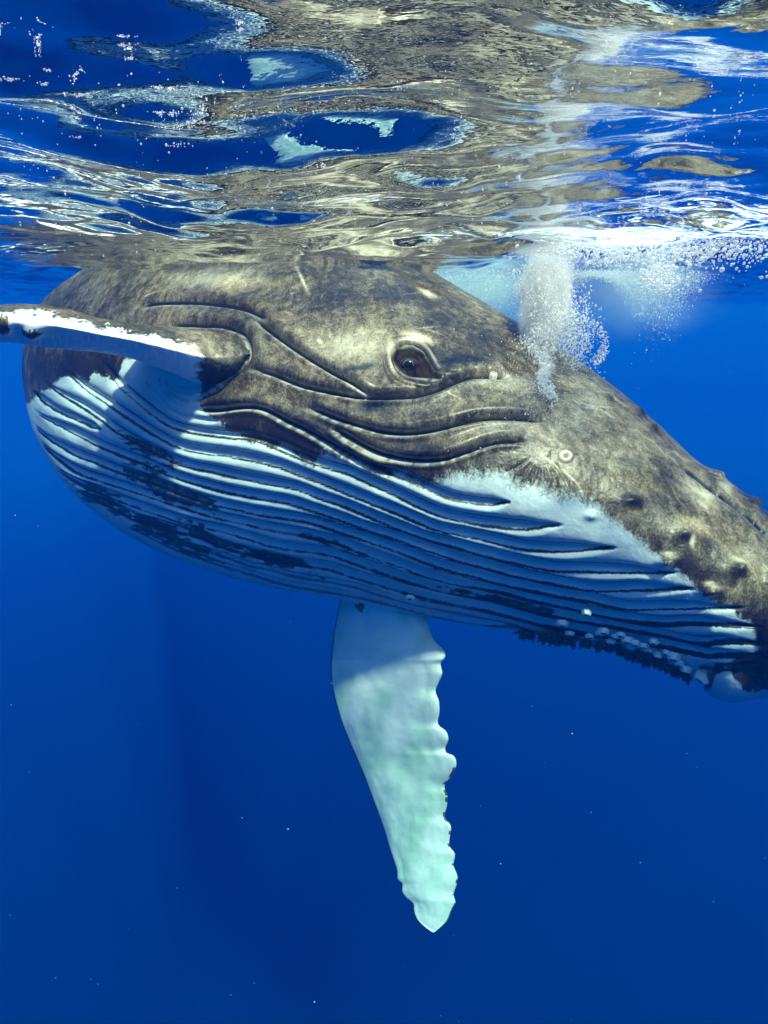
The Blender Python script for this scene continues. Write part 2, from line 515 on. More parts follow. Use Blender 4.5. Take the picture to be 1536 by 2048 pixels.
def skin_fields(X, Y):
    """height of the relief and pigment masks at frame positions X, Y (flat arrays)"""
    H = np.zeros_like(X)
    line = np.zeros_like(X)
    rim = np.zeros_like(X)
    nz = fbm(X / 9, Y / 9, 3)
    nf = vnoise(X / 3.2, Y / 3.2)
    for k, f in enumerate(FOLDS):
        d, sg, tp = seg_dist(X, Y, spline(f), 46)
        A = sstep(0, .10, tp) * sstep(1, .90, tp)
        if k == 7:
            A = sstep(0, .1, tp)
        w = {6: .7, 0: .6, 7: .45}.get(k, 1.0)
        sd = d * sg
        if k == 6:
            sd = -sd * -1
        # a sharp crease: the upper band bulges over it, the lower lip is a rounded rim
        H += A * w * (-0.030 * np.exp(-(d / 3.6) ** 1.4) - 0.012 * np.exp(-(d / 9) ** 2)
                      + 0.016 * np.exp(-((sd + 17) / 13) ** 2) + 0.010 * np.exp(-((sd - 9) / 6) ** 2))
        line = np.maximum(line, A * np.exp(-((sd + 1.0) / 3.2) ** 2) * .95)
        rim = np.maximum(rim, A * np.exp(-((sd - 5.0) / 2.6) ** 2) * (.35 + .65 * (vnoise(tp * 60 + k * 9, X * 0) > .45)) * w)
    HP = np.zeros_like(X)
    for k, f in enumerate(PLEATS):
        d, sg, tp = seg_dist(X, Y, spline(f), 40)
        short = len(f) < 9
        e = .06 if not short else .14
        A = sstep(0, e, tp) * sstep(1, 1 - e * .5, tp)
        wd = (9.0 if not short else 6.5)
        if k in (10, 11):
            A = A * .6; wd = 5
        open_ = np.interp(X, [60, 200, 420, 700, 1000, 1250, 1536], [.75, .8, .85, .95, 1.15, 1.05, .8])
        wd = wd * open_
        wd = wd * (.2 + .8 * sstep(0, e * 1.3, tp) * sstep(1, 1 - (.10 if not short else .16), tp))
        sd = d * sg
        HP = np.maximum(HP, (.4 if k in (2, 14, 15) else 1) * A * .032 * open_ ** .5 * np.exp(-(np.abs(sd) / (wd * 1.35)) ** 1.5))
        # dark hems on both sides of the groove with a ragged outer edge
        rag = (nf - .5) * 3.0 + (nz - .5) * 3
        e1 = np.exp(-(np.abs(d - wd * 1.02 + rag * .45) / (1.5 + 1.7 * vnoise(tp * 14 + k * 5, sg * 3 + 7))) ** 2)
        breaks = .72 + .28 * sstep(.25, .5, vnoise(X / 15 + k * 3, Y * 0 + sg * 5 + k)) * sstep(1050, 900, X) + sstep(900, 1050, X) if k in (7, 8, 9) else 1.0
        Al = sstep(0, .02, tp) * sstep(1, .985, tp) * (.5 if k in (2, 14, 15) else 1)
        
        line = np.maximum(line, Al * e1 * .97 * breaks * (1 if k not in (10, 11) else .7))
    H -= HP
    # dark smears that spread from some grooves
    smear = np.zeros_like(X)
    for (cx, cy_, rx, ry, ang, amt) in ((290, 905, 110, 16, 27, .95), (330, 985, 130, 22, 22, .9), (300, 950, 90, 20, 25, .6),
                                        (560, 1130, 110, 16, 14, .8), (640, 1085, 60, 9, 15, .7), (690, 1105, 60, 10, 16, .7),
                                        (640, 1045, 45, 9, 20, .45), (1010, 1215, 130, 9, 13, .8), (200, 1010, 110, 30, 33, .8),
                                        (620, 1150, 90, 12, 12, .7), (420, 1080, 90, 16, 22, .8), (240, 795, 40, 26, 35, .45),
                                        (330, 1075, 120, 22, 24, .9)):
        a = math.radians(ang)
        u = (X - cx) * math.cos(a) + (Y - cy_) * math.sin(a); v = -(X - cx) * math.sin(a) + (Y - cy_) * math.cos(a)
        g = np.exp(-((u / rx) ** 2 + (v / ry) ** 2) * 1.1) * amt
        st = fbm(X / 15 + Y / 40, (Y - X * .3) / 3.6, 4) * .6 + .4 * fbm(X / 40, Y / 20, 3)
        smear = np.maximum(smear, sstep(.25, .85, g * (.62 + .75 * np.clip(HP / .026, 0, 1)) + (st - .5) * 1.5) * (g > .04))
    # white of the throat: below this line
    wl = np.array([(0, 800), (45, 800), (66, 806), (90, 790), (110, 772), (135, 752), (160, 748), (185, 752), (205, 762), (222, 768),
                   (236, 752), (246, 728), (262, 716), (300, 700), (400, 690), (398, 780), (404, 830), (420, 846), (450, 858),
                   (500, 876), (556, 896), (600, 915), (625, 922), (642, 900), (670, 904), (700, 918), (760, 946), (800, 956),
                   (850, 972), (880, 972), (905, 955), (945, 946), (1000, 950), (1050, 972), (1100, 984), (1150, 998), (1200, 1018), (1240, 1052),
                   (1275, 1082), (1310, 1108), (1345, 1140), (1375, 1166), (1400, 1190), (1440, 1206), (1490, 1224), (1536, 1235)])
    wy = np.interp(X, np.maximum.accumulate(wl[:, 0] + np.arange(len(wl)) * 1e-3), wl[:, 1])
    jag = (fbm(X / 40, Y / 40, 5) - .5) * 52 + (fbm(X / 3.0 + Y / 14, Y / 11, 3) - .5) * 9 + (nf - .5) * 7
    soft = np.interp(X, [0, 420, 700, 880, 1000, 1200, 1500], [12, 12, 14, 44, 58, 44, 20])
    white = sstep(-1, 1, (Y - wy + jag * np.interp(X, [820, 950, 1250, 1400], [1, .45, .45, 1])) / soft)
    # chin and jaw tip go dark again
    dk = sstep(-1, 1, (X - np.interp(Y, [1180, 1235, 1270, 1300, 1340, 1400], [1480, 1492, 1512, 1520, 1420, 1395]) + jag * .5) / 16)
    white *= 1 - dk
    lump = np.exp(-(((X - 1455) / 42) ** 2 + ((Y - 1382) / 26) ** 2) ** 1.4) + np.exp(-(((X - 1448) / 20) ** 2 + ((Y - 1352) / 16) ** 2)) * .7 \
        + np.exp(-(((X - 1530) / 40) ** 2 + ((Y - 1392) / 18) ** 2) ** 1.3)
    white = np.maximum(white, sstep(.35, .65, lump + (nz - .5) * .5))
    white *= 1 - .96 * smear
    # pale mottling of the face, plus sunlit tops of the tubercles painted in
    pale = np.zeros_like(X)
    for (cx, cy_, rx, ry, ang, amt) in ((700, 690, 85, 38, -15, .55), (785, 712, 9, 34, -14, .95), (640, 690, 40, 30, 30, .35),
                                        (835, 674, 34, 9, 14, .85), (855, 586, 20, 5, 25, .9), (1020, 765, 70, 18, 5, .4),
                                        (1000, 860, 120, 20, -3, .35), (1160, 820, 90, 110, 30, .30), (1250, 900, 90, 60, 30, .35),
                                        (1400, 985, 50, 20, 45, .5), (1370, 1050, 60, 20, 10, .5), (1500, 1120, 60, 30, 30, .4),
                                        (440, 730, 26, 20, 0, .5), (430, 560, 110, 16, 0, .4), (800, 770, 90, 10, 8, .15), (1450, 975, 20, 10, 40, .6),
                                        (1183, 1022, 20, 8, 0, .5), (1340, 1110, 20, 6, 15, .55), (1422, 1170, 22, 5, 15, .55), (1370, 1056, 18, 5, 30, .55),
                                        (1478, 1122, 24, 10, 30, .6), (605, 560, 3, 26, -25, .7), (640, 683, 9, 5, 20, .9), (1384, 1080, 6, 14, 0, .95)):
        a = math.radians(ang)
        u = (X - cx) * math.cos(a) + (Y - cy_) * math.sin(a); v = -(X - cx) * math.sin(a) + (Y - cy_) * math.cos(a)
        pale = np.maximum(pale, amt * np.exp(-((u / rx) ** 2 + (v / ry) ** 2)))
    dark = np.zeros_like(X)  # dark skin patches, with shade under the cheek bands painted in
    for (cx, cy_, rx, ry, ang, amt) in ((560, 860, 220, 22, 20, .7), (760, 880, 140, 20, 10, .6), (150, 735, 120, 40, 5, .8),
                                        (380, 775, 40, 16, 0, .6), (870, 620, 90, 40, 20, .35), (1330, 945, 20, 50, -10, .4), (1400, 1140, 60, 22, 15, .5),
                                        (1520, 1290, 40, 60, 0, .8), (470, 850, 100, 14, 5, .6), (1050, 930, 60, 40, 0, .3), (1262, 1003, 18, 10, 15, .8),
                                        (1475, 1145, 18, 10, 20, .65), (1420, 1186, 20, 6, 12, .7), (1335, 1128, 18, 6, 5, .65), (1367, 1074, 14, 6, 20, .65),
                                        (1184, 1037, 11, 5, 10, .95), (1280, 825, 14, 6, 35, .6), (1305, 860, 16, 6, 35, .6), (1215, 797, 12, 5, 35, .6)):
        a = math.radians(ang)
        u = (X - cx) * math.cos(a) + (Y - cy_) * math.sin(a); v = -(X - cx) * math.sin(a) + (Y - cy_) * math.cos(a)
        dark = np.maximum(dark, amt * np.exp(-((u / rx) ** 2 + (v / ry) ** 2)))
    for (cx, cy_, rx, ry, h) in TUBERCLES:
        q = ((X - cx) / rx) ** 2 + ((Y - cy_ + 2) / ry) ** 2
        H += 1.35 * h * np.exp(-q * 1.2)
    # lump under the jaw tip, ring scar
    H += .025 * np.exp(-(((X - 1458) / 60) ** 2 + ((Y - 1376) / 24) ** 2))
    q = np.hypot((X - 1131) / 1.15, Y - 912)
    pale = np.maximum(pale, np.exp(-((q - 8) / 4) ** 2)); H += .008 * np.exp(-((q - 8) / 4) ** 2)
    for f, w in (([(1075, 905), (1100, 922), (1130, 945), (1155, 968), (1168, 995)], 2.4), ([(1172, 815), (1200, 820), (1228, 835)], 2.0),
                 ([(1075, 960), (1060, 985), (1045, 1005)], 3), ([(598, 545), (612, 575)], 1.6), ([(1145, 800), (1180, 812), (1215, 815)], 2.2)):
        d, sg, tp = seg_dist(X, Y, spline(f), 20)
        pale = np.maximum(pale, .8 * np.exp(-(d / w) ** 2) * (.4 + .6 * nf))
    # wrinkles fanning from the mouth corner
    for k in range(7):
        a = math.radians(150 - 17 * k)
        f = [(1085 + 20 * math.cos(a), 900 + 20 * math.sin(a)), (1085 + 60 * math.cos(a), 905 + 60 * math.sin(a)), (1085 + 105 * math.cos(a + .1), 910 + 105 * math.sin(a + .1))]
        d, sg, tp = seg_dist(X, Y, spline(f), 20)
        H += -.004 * np.exp(-(d / 3.5) ** 2) * sstep(0, .3, tp) * sstep(1, .5, tp)
    # ---- eye
    ex, ey = EYE
    a = math.radians(33)
    u = (X - ex - 10) * math.cos(a) + (Y - ey - 2) * math.sin(a); v = -(X - ex - 10) * math.sin(a) + (Y - ey - 2) * math.cos(a)
    lens = (u / 56) ** 2 + (v / (30 * (1 - .72 * sstep(-15, 58, u)))) ** 2
    socket = np.exp(-lens ** 1.6 * 1.0)
    H += .002 * np.exp(-((np.sqrt(lens) - 1.3) / .3) ** 2) * (v < 6) - .014 * sstep(1.25, .8, lens)
    H += .016 * np.exp(-(((X - 820) / 26) ** 2 + ((Y - 728) / 22) ** 2))       # globe under the lids
    for f, dep, w in (([(790, 690), (812, 684), (832, 688), (850, 701), (862, 720), (873, 738), (884, 745)], .026, 3.0),
                      ([(786, 692), (784, 712), (790, 734), (803, 750), (826, 762), (848, 768), (864, 770)], .018, 2.6),
                      ([(796, 700), (815, 692), (834, 700), (850, 712)], .008, 2.2),
                      ([(803, 716), (815, 712), (826, 719), (834, 731)], .012, 2.0),
                      ([(801, 718), (805, 733), (816, 739), (832, 737)], .012, 2.0)):
        d, sg, tp = seg_dist(X, Y, spline(f), 30)
        A = sstep(0, .12, tp) * sstep(1, .85, tp)
        H -= dep * np.exp(-(d / w) ** 1.6) * A
        line = np.maximum(line, .9 * A * np.exp(-(d / (w * .8)) ** 2))
        rim = np.maximum(rim, .5 * A * np.exp(-((d * sg + w * 2.2) / (w * .8)) ** 2))
    eyed = sstep(1.25, .75, lens)
    # heavy upper lid hanging over the globe, small wrinkles round it
    H += .017 * np.exp(-(((X - 823) / 24) ** 2 + ((Y - 707) / 9) ** 2))
    for f in ([(776, 690), (788, 676), (812, 670), (838, 674), (858, 690), (872, 710), (884, 730)], [(770, 700), (772, 722), (782, 748), (804, 766), (832, 776), (862, 778)],
              [(764, 712), (768, 738), (782, 762), (806, 778)], [(800, 708), (818, 701), (836, 709), (848, 722)], [(846, 728), (862, 745), (876, 752)],
              [(840, 742), (856, 754), (872, 760)], [(884, 752), (904, 757), (926, 752)], [(886, 744), (906, 746), (924, 742)]):
        d, sg, tp = seg_dist(X, Y, spline(f), 20)
        A = sstep(0, .25, tp) * sstep(1, .7, tp)
        H -= .0055 * np.exp(-(d / 1.9) ** 2) * A
        dark = np.maximum(dark, .6 * A * np.exp(-(d / 2.2) ** 2))
    # scratches and rake marks
    r = np.random.default_rng(77)
    for i in range(60):
        cx, cy_ = r.uniform(240, 1530), r.uniform(545, 1010)
        a = r.normal(.5, .6); L = r.uniform(10, 46); b = r.normal(0, .25)
        f = [(cx - L * math.cos(a), cy_ - L * math.sin(a)), (cx, cy_), (cx + L * math.cos(a + b), cy_ + L * math.sin(a + b))]
        d, sg, tp = seg_dist(X, Y, spline(f), 10)
        A = sstep(0, .3, tp) * sstep(1, .6, tp) * r.uniform(.3, .9)
        pale = np.maximum(pale, .7 * A * np.exp(-(d / 1.2) ** 2) * (.35 + .65 * nf))
    # fine relief everywhere
    H += .0035 * (fbm(X / 40, Y / 40, 3) - .5) + .0016 * (nz - .5) + .001 * (nf - .5)
    # ripples put into the relief over the head behind the bubbles
    rp = np.exp(-(((X - 1170) / 90) ** 2 + ((Y - 850) / 90) ** 2))
    H += .010 * rp * (fbm(X / 13, Y / 13, 2) - .5)
    return dict(H=H, line=line, rim=rim, white=white, pale=pale, dark=dark, eyed=eyed)


def mat_skin():
    n = N('whale_skin')
    c_st = n.coord((1.0, 1.0, .38), (0, math.radians(-38), 0))
    big = n.noise(3.2, 4, .6, n.coord((1, 1, 1)))
    strk = n.noise(26.0, 5, .68, c_st, .4)
    fine = n.noise(120.0, 4, .7, n.coord((1, 1, .8)))
    speck = n.noise(60.0, 3, .6, n.coord((1, 1, 1), loc=(3, 1, 2)))
    f = n.math('ADD', n.math('MULTIPLY', strk, .46), n.math('ADD', n.math('MULTIPLY', fine, .30), n.math('MULTIPLY', big, .36)))
    f = n.math('ADD', f, n.math('MULTIPLY', n.math('SUBTRACT', n.mapr(n.noise(150.0, 3, .6, n.coord((1, 1, .6), (0, .5, 0))), .46, .70), .4), .055))
    f = n.math('ADD', f, n.math('SUBTRACT', n.math('MULTIPLY', n.attr('pale'), .42), n.math('MULTIPLY', n.attr('dark'), .20)))
    r = n.new('ShaderNodeValToRGB')
    r.color_ramp.elements[0].position = .44; r.color_ramp.elements[0].color = rgb(.015, .011, .006)
    r.color_ramp.elements[1].position = .98; r.color_ramp.elements[1].color = rgb(.66, .60, .46)
    for p_, c in ((.535, (.058, .045, .022)), (.635, (.182, .148, .086)), (.78, (.43, .38, .26))):
        e = r.color_ramp.elements.new(p_); e.color = rgb(*c)
    n.link(f, r.inputs[0])
    # rusty film of diatoms
    rust = n.mapr(n.noise(5.0, 5, .65, n.coord((1, 1, 1), loc=(7, 2, 0))), .52, .72, 0, .5)
    col = n.mix(rust, r.outputs[0], n.mix(1.0, r.outputs[0], rgb(1.0, .74, .45), 'MULTIPLY'))
    wh = n.mix(n.math('MULTIPLY', n.mapr(speck, .45, .75), .25), rgb(.82, .83, .80), rgb(.62, .62, .59))
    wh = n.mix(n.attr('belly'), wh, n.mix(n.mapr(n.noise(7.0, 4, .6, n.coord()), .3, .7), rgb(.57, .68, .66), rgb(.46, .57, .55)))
    wh = n.mix(n.attr('algae'), wh, rgb(.46, .66, .50))  # green cast of the water painted into the far flipper's white
    w2 = n.mapr(n.math('ADD', n.attr('white'), n.math('MULTIPLY', n.math('SUBTRACT', n.math('ADD', n.math('MULTIPLY', fine, .5), n.math('MULTIPLY', strk, .5)), .5), 1.5)), .22, .78)
    col = n.mix(w2, col, wh)
    col = n.mix(n.math('MULTIPLY', n.attr('rim'), .75), col, rgb(.62, .61, .55))  # highlight on the lower lips of creases, painted as pale skin
    eb = n.mix(n.mapr(strk, .35, .65), rgb(.006, .004, .002), rgb(.030, .021, .010))
    col = n.mix(n.attr('eyed'), col, eb)
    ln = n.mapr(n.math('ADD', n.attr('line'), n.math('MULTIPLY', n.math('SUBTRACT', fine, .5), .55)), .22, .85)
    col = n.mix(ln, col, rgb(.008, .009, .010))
    hb = n.math('ADD', n.math('MULTIPLY', fine, .5), n.math('MULTIPLY', strk, .8))
    nr = n.bump(hb, .35, .006)
    ro = n.mapr(fine, .3, .7, .26, .42)
    n.val(n.princ(col, ro, .35, nr), 'Specular IOR Level', n.math('MULTIPLY', n.math('SUBTRACT', 1.0, n.attr('eyed')), .4))
    return n.m


def smooth_loft(us, T, B, dl, rad, peak, nf_, nb_, back, g=gfun, sfun=None):
    """rings of nf_ points on the side towards the camera and nb_ behind"""
    th = np.linspace(0, math.pi, nf_)
    s_f = .5 - .5 * np.cos(th)
    s_f = .45 * s_f + .55 * np.linspace(0, 1, nf_)
    s_f[0], s_f[-1] = 0, 1
    s_b = (.5 - .5 * np.cos(np.linspace(math.pi, 0, nb_ + 2)))[1:-1]
    U = us[:, None]
    m = peak(us)[:, None]
    sf = np.repeat(s_f[None], len(us), 0); sb = np.repeat(s_b[None], len(us), 0)
    t, b = T(us)[:, None], B(us)[:, None]
    Df = dl(us)[:, None] - rad(us)[:, None] * g(sf, m)
    Db = dl(us)[:, None] + back(us)[:, None] * g(sb, m)
    S = np.concatenate([sf, sb], 1)
    PX = np.repeat(U, S.shape[1], 1)
    PY = t + (b - t) * S
    D = np.concatenate([Df, Db], 1)
    front = np.concatenate([np.ones_like(sf), np.zeros_like(sb)], 1)
    return PX, PY, D, front


def build_whale():
    root = bpy.data.objects.new('whale', None)
    COL.objects.link(root)
    tag(root, 'grey and white humpback whale swimming just under the rippled water surface', 'whale')
    skin = mat_skin()
    Vs, Fs, At = [], [], {k: [] for k in ('line', 'rim', 'white', 'pale', 'dark', 'eyed', 'belly', 'algae')}
    off = 0

    def add(V, F, fields=None, **const):
        nonlocal off
        Vs.append(V); Fs.append(F + off); off += len(V)
        for k in At:
            if fields is not None and k in fields:
                At[k].append(fields[k])
            else:
                At[k].append(np.full(len(V), const.get(k, 0.0)) if np.isscalar(const.get(k, 0.0)) else const[k])

    # ---- head and body
    us = np.concatenate([43.2 + 77 * (np.linspace(0, 1, 60) ** 2), np.linspace(122, 1545, 590), np.linspace(1550, 1899, 60)])
    PX, PY, D, fr = smooth_loft(us, TOP, BOT, DL, RAD, PEAK, 330, 40, lambda x: RAD(x) * 1.0)
    nu, nv = PX.shape
    V = P(PX, PY, D).reshape(-1, 3)
    F = grid_faces(nu, nv, True)
    x, y, f = PX.ravel(), PY.ravel(), fr.ravel()
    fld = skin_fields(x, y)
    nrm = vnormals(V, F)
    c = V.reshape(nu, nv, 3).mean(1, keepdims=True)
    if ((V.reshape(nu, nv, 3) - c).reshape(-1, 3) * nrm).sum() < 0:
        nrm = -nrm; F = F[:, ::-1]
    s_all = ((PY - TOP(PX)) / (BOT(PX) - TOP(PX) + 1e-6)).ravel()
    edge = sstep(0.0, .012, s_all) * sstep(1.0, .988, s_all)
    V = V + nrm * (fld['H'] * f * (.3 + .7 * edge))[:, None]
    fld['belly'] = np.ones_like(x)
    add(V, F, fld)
    # ---- trunk receding behind the head towards the tail
    cs = [P(560, 800, 4.3), P(470, 780, 5.4), P(380, 740, 6.8), P(330, 715, 8.2), P(300, 700, 9.6), P(285, 690, 10.8)]
    cs = spline([tuple(q) for q in cs]) if False else np.array(cs)
    tt = np.linspace(0, 1, 60)
    ctr = np.stack([np.interp(tt, np.linspace(0, 1, len(cs)), cs[:, i]) for i in range(3)], 1)
    rr = np.interp(tt, [0, .2, .5, .8, .95, 1], [.70, .78, .6, .32, .16, .02])
    ph = np.linspace(0, 2 * math.pi, 64, endpoint=False)
    V = np.stack([ctr[:, None, 0] + rr[:, None] * np.cos(ph), ctr[:, None, 1] + 0 * ph[None], ctr[:, None, 2] - .12 + rr[:, None] * .92 * np.sin(ph)], -1)
    wh = (np.sin(ph)[None] < -.45) * np.ones((60, 1))
    add(V.reshape(-1, 3), grid_faces(60, 64, True), None, white=wh.ravel())
    # ---- near flipper, reaching out of the picture to the left
    T2 = curve_fn([(-560, 668), (-480, 640), (-300, 618), (-120, 610), (0, 609), (50, 608), (100, 612), (150, 621), (200, 636), (260, 646), (325, 653), (380, 657),
                   (430, 664), (470, 680), (500, 702)])
    B2 = curve_fn([(-560, 676), (-480, 690), (-300, 690), (-120, 680), (0, 682), (60, 690), (130, 699), (200, 705), (250, 714), (290, 726), (340, 744), (390, 764),
                   (430, 768), (470, 748), (500, 712)])
    dtop = curve_fn([(-560, 2.35), (-300, 2.5), (0, 2.72), (150, 2.84), (300, 2.98), (400, 3.03), (500, 3.02)])
    rad2 = lambda q: np.interp(q, [-560, -450, 0, 200, 300, 400, 500], [.01, .10, .15, .17, .21, .16, .02])
    us2 = np.concatenate([np.linspace(-560, -20, 60), np.linspace(-18, 500, 240)])
    g2 = lambda s, m: gfun(s, m, 1.8, .55, 1.15, .80)
    PX, PY, D, fr = smooth_loft(us2, T2, B2, dtop, rad2, lambda q: np.interp(q, [-560, 0, 250, 400, 500], [.46, .46, .48, .5, .5]), 90, 40,
                                lambda q: np.interp(q, [-560, -450, 0, 250, 400, 500], [.01, .16, .26, .3, .4, .3]), g2)
    x, y = PX.ravel(), PY.ravel()
    V = P(PX, PY, D).reshape(-1, 3); F = grid_faces(*PX.shape, True)
    nrm = vnormals(V, F)
    c = V.reshape(*PX.shape, 3).mean(1, keepdims=True)
    if ((V.reshape(*PX.shape, 3) - c).reshape(-1, 3) * nrm).sum() < 0:
        nrm = -nrm; F = F[:, ::-1]
    knob = np.zeros_like(x)
    for (kx, ky, rx, ry, h) in ((66, 657, 24, 16, .035), (10, 650, 20, 18, .03), (-90, 655, 26, 18, .03), (-200, 658, 26, 18, .03)):
        knob += h * np.exp(-(((x - kx) / rx) ** 2 + ((y - ky) / ry) ** 2))
    lum = .012 * np.exp(-(((x - 455) / 20) ** 2 + ((y - 722) / 18) ** 2))
    H = knob + lum + .008 * (fbm(x / 30, y / 18, 3) - .5) + .004 * (fbm(x / 6, y / 14, 3) - .5)
    V = V + nrm * (H * fr.ravel())[:, None]
    wl = np.interp(x, [-560, 0, 60, 120, 200, 260, 320, 360, 400, 420], [630, 628, 622, 636, 652, 664, 676, 690, 705, 735])
    jag = (fbm(x / 22, y / 9, 5) - .5) * 30
    w = sstep(-1, 1, (y - wl + jag + (fbm(x / 4, y / 3, 2) - .5) * 14) / 11)
    rt = sstep(-1, 1, (np.interp(y, [640, 690, 720, 750, 790], [350, 392, 398, 396, 402]) - x + jag * 1.2) / 34)
    w = w * rt
    kd = np.exp(-(((x - 66) / 22) ** 2 + ((y - 660) / 12) ** 2)) + np.exp(-(((x - 8) / 22) ** 2 + ((y - 648) / 14) ** 2))
    w *= 1 - sstep(.4, .7, kd + (fbm(x / 5, y / 5, 2) - .5) * .9)
    pale = .45 * np.exp(-(((x - 455) / 22) ** 2 + ((y - 722) / 18) ** 2)) + .3 * np.exp(-(((x - 400) / 60) ** 2 + ((y - 690) / 30) ** 2))
    dk = .9 * np.exp(-(((x - 420) / 40) ** 2 + ((y - 765) / 22) ** 2))
    add(V, F, None, white=w, pale=pale, dark=dk)
    # ---- far flipper, hanging below the belly: rings run down the blade
    LFT = curve_fn([(1120, 712), (1160, 692), (1195, 682), (1240, 672), (1290, 664), (1340, 661), (1380, 665), (1440, 681), (1490, 701), (1550, 727), (1600, 746),
                    (1660, 768), (1700, 780), (1740, 793), (1758, 794), (1768, 804), (1782, 803), (1796, 812), (1806, 825), (1820, 826), (1836, 832), (1848, 842), (1858, 855), (1865, 866)])
    RGTL = curve_fn([(1120, 850), (1180, 852), (1235, 857), (1265, 862), (1285, 872), (1298, 886), (1312, 891), (1328, 881), (1345, 885), (1362, 879), (1382, 871),
                     (1402, 878), (1425, 879), (1448, 876), (1462, 892), (1480, 897), (1500, 890), (1512, 908), (1528, 913), (1548, 906), (1572, 889), (1590, 895),
                     (1610, 894), (1634, 890), (1652, 902), (1672, 900), (1692, 899), (1708, 910), (1730, 907), (1752, 915), (1770, 913), (1788, 907), (1806, 911), (1825, 902), (1842, 895), (1856, 880), (1865, 868)])
    vs = np.linspace(1120, 1864.5, 300)
    na, nb = 60, 60
    q = np.linspace(0, 1, na)
    prof = lambda s: (np.clip(4 * s * (1 - s), 0, 1) ** .6)
    L_, R_ = LFT(vs)[:, None], RGTL(vs)[:, None]
    sA = (.5 - .5 * np.cos(q * math.pi))[None]
    thk = np.interp(vs, [1120, 1250, 1500, 1800, 1864], [.14, .12, .09, .05, .004])[:, None]
    dc = np.interp(vs, [1120, 1300, 1600, 1864], [3.84, 3.82, 3.80, 3.76])[:, None]
    tilt = np.interp(vs, [1200, 1320, 1480, 1650, 1864], [.25, .72, .56, .28, .0])[:, None]
    ker = np.hanning(91); ker /= ker.sum()
    sm = lambda a: np.convolve(np.pad(a[:, 0], 45, mode='reflect', reflect_type='odd'), ker, 'valid')[:, None]
    Ls, Rs = sm(L_), sm(R_)
    Xf = L_ + (R_ - L_) * sA; Df = dc + tilt * (.5 - np.clip((Xf - Ls) / (Rs - Ls), -.2, 1.2)) - thk * prof(sA)
    sB = sA[:, ::-1][:, 1:-1]
    Xb = L_ + (R_ - L_) * sB; Db = dc + tilt * (.5 - np.clip((Xb - Ls) / (Rs - Ls), -.2, 1.2)) + thk * prof(sB)
    PXX = np.concatenate([Xf, Xb], 1); DD = np.concatenate([Df, Db], 1); PYY = np.repeat(vs[:, None], PXX.shape[1], 1)
    x, y = PXX.ravel(), PYY.ravel()
    V = P(PXX, PYY, DD).reshape(-1, 3); F = grid_faces(*PXX.shape, True)
    nrm = vnormals(V, F); c = V.reshape(*PXX.shape, 3).mean(1, keepdims=True)
    if ((V.reshape(*PXX.shape, 3) - c).reshape(-1, 3) * nrm).sum() < 0:
        nrm = -nrm; F = F[:, ::-1]
    sx = ((PXX - L_) / (R_ - L_ + 1e-6)).ravel()
    H = .030 * (fbm(x / 60, y / 110, 3) - .5) + .006 * (fbm(x / 14, y / 22, 3) - .5)
    H *= sstep(0, .12, sx) * sstep(1, .88, sx)
    V = V + nrm * H[:, None]
    w = np.ones_like(x)
    w *= 1 - .9 * sstep(.55, .75, np.exp(-(((x - 722) / 14) ** 2 + ((y - 1212) / 16) ** 2)) + .8 * (fbm(x / 5, y / 7, 3) - .5))
    edge = np.maximum(sstep(.93, 1.0, sx) * sstep(1480, 1520, y), sstep(.06, 0, sx) * sstep(1780, 1800, y))
    w *= 1 - .9 * sstep(.5, .8, edge * 1.1 * (vnoise(y / 9, x * 0 + 3) > .5) + (fbm(x / 4, y / 4, 2) - .5) * .4 * (edge > .1))
    ln = .9 * sstep(.022, .006, sx)
    wcast = sstep(.30, .75, fbm(x / 46 + y / 150, y / 80, 4)) * .65 + .35
    add(V, F, None, white=w, line=ln * .9, algae=wcast)
    body = mesh_obj('body', np.vstack(Vs), np.vstack(Fs), skin, root, {k: np.concatenate(v) for k, v in At.items()})

    # ---- eyeball
    n = N('whale_eye')
    tc = n.coord()
    ln_ = n.new('ShaderNodeVectorMath', operation='DISTANCE')
    n.link(tc, ln_.inputs[0]); ln_.inputs[1].default_value = (-.004, -.0345, -.002)
    cr = n.new('ShaderNodeValToRGB')
    el = cr.color_ramp.elements
    el[0].position = 0; el[0].color = rgb(.012, .007, .005)
    el[1].position = .9; el[1].color = rgb(.03, .02, .012)
    for p_, c_ in ((.46, (.010, .006, .004)), (.52, (.10, .11, .10)), (.57, (.08, .08, .07)), (.63, (.02, .013, .008))):
        e = el.new(p_); e.color = rgb(*c_)
    n.link(n.math('MULTIPLY', ln_.outputs['Value'], 26.0), cr.inputs[0])
    n.princ(cr.outputs[0], .18, .25)
    R = .036
    th = np.linspace(0, math.pi, 24); ph = np.linspace(0, 2 * math.pi, 40, endpoint=False)
    TH, PH = np.meshgrid(th, ph, indexing='ij')
    V = np.stack([1.15 * R * np.sin(TH) * np.cos(PH), R * np.sin(TH) * np.sin(PH), .72 * R * np.cos(TH)], -1).reshape(-1, 3)
    e = mesh_obj('eye', V, grid_faces(24, 40, True), n.m, root)
    e.location = Vector(P(818, 727, front_depth(818, 729) + .019))
    return root, skin


whale, SKIN = build_whale()


# ------------------------------------------------------------------ barnacles on the chin
def surf(px, py, out=0.0):
    d = front_depth(px, py)
    p = P(px, py, d)
    e = 4.0
    a = P(px + e, py, front_depth(px + e, py)) - P(px - e, py, front_depth(px - e, py))
    b = P(px, py + e, front_depth(px, min(py + e, float(BOT(px)) - .5))) - P(px, py - e, front_depth(px, py - e))
    n = np.cross(a, b)
    if n @ (CAM - p) < 0:
        n = -n
    n = n / np.linalg.norm(n)
    return p + n * out, n


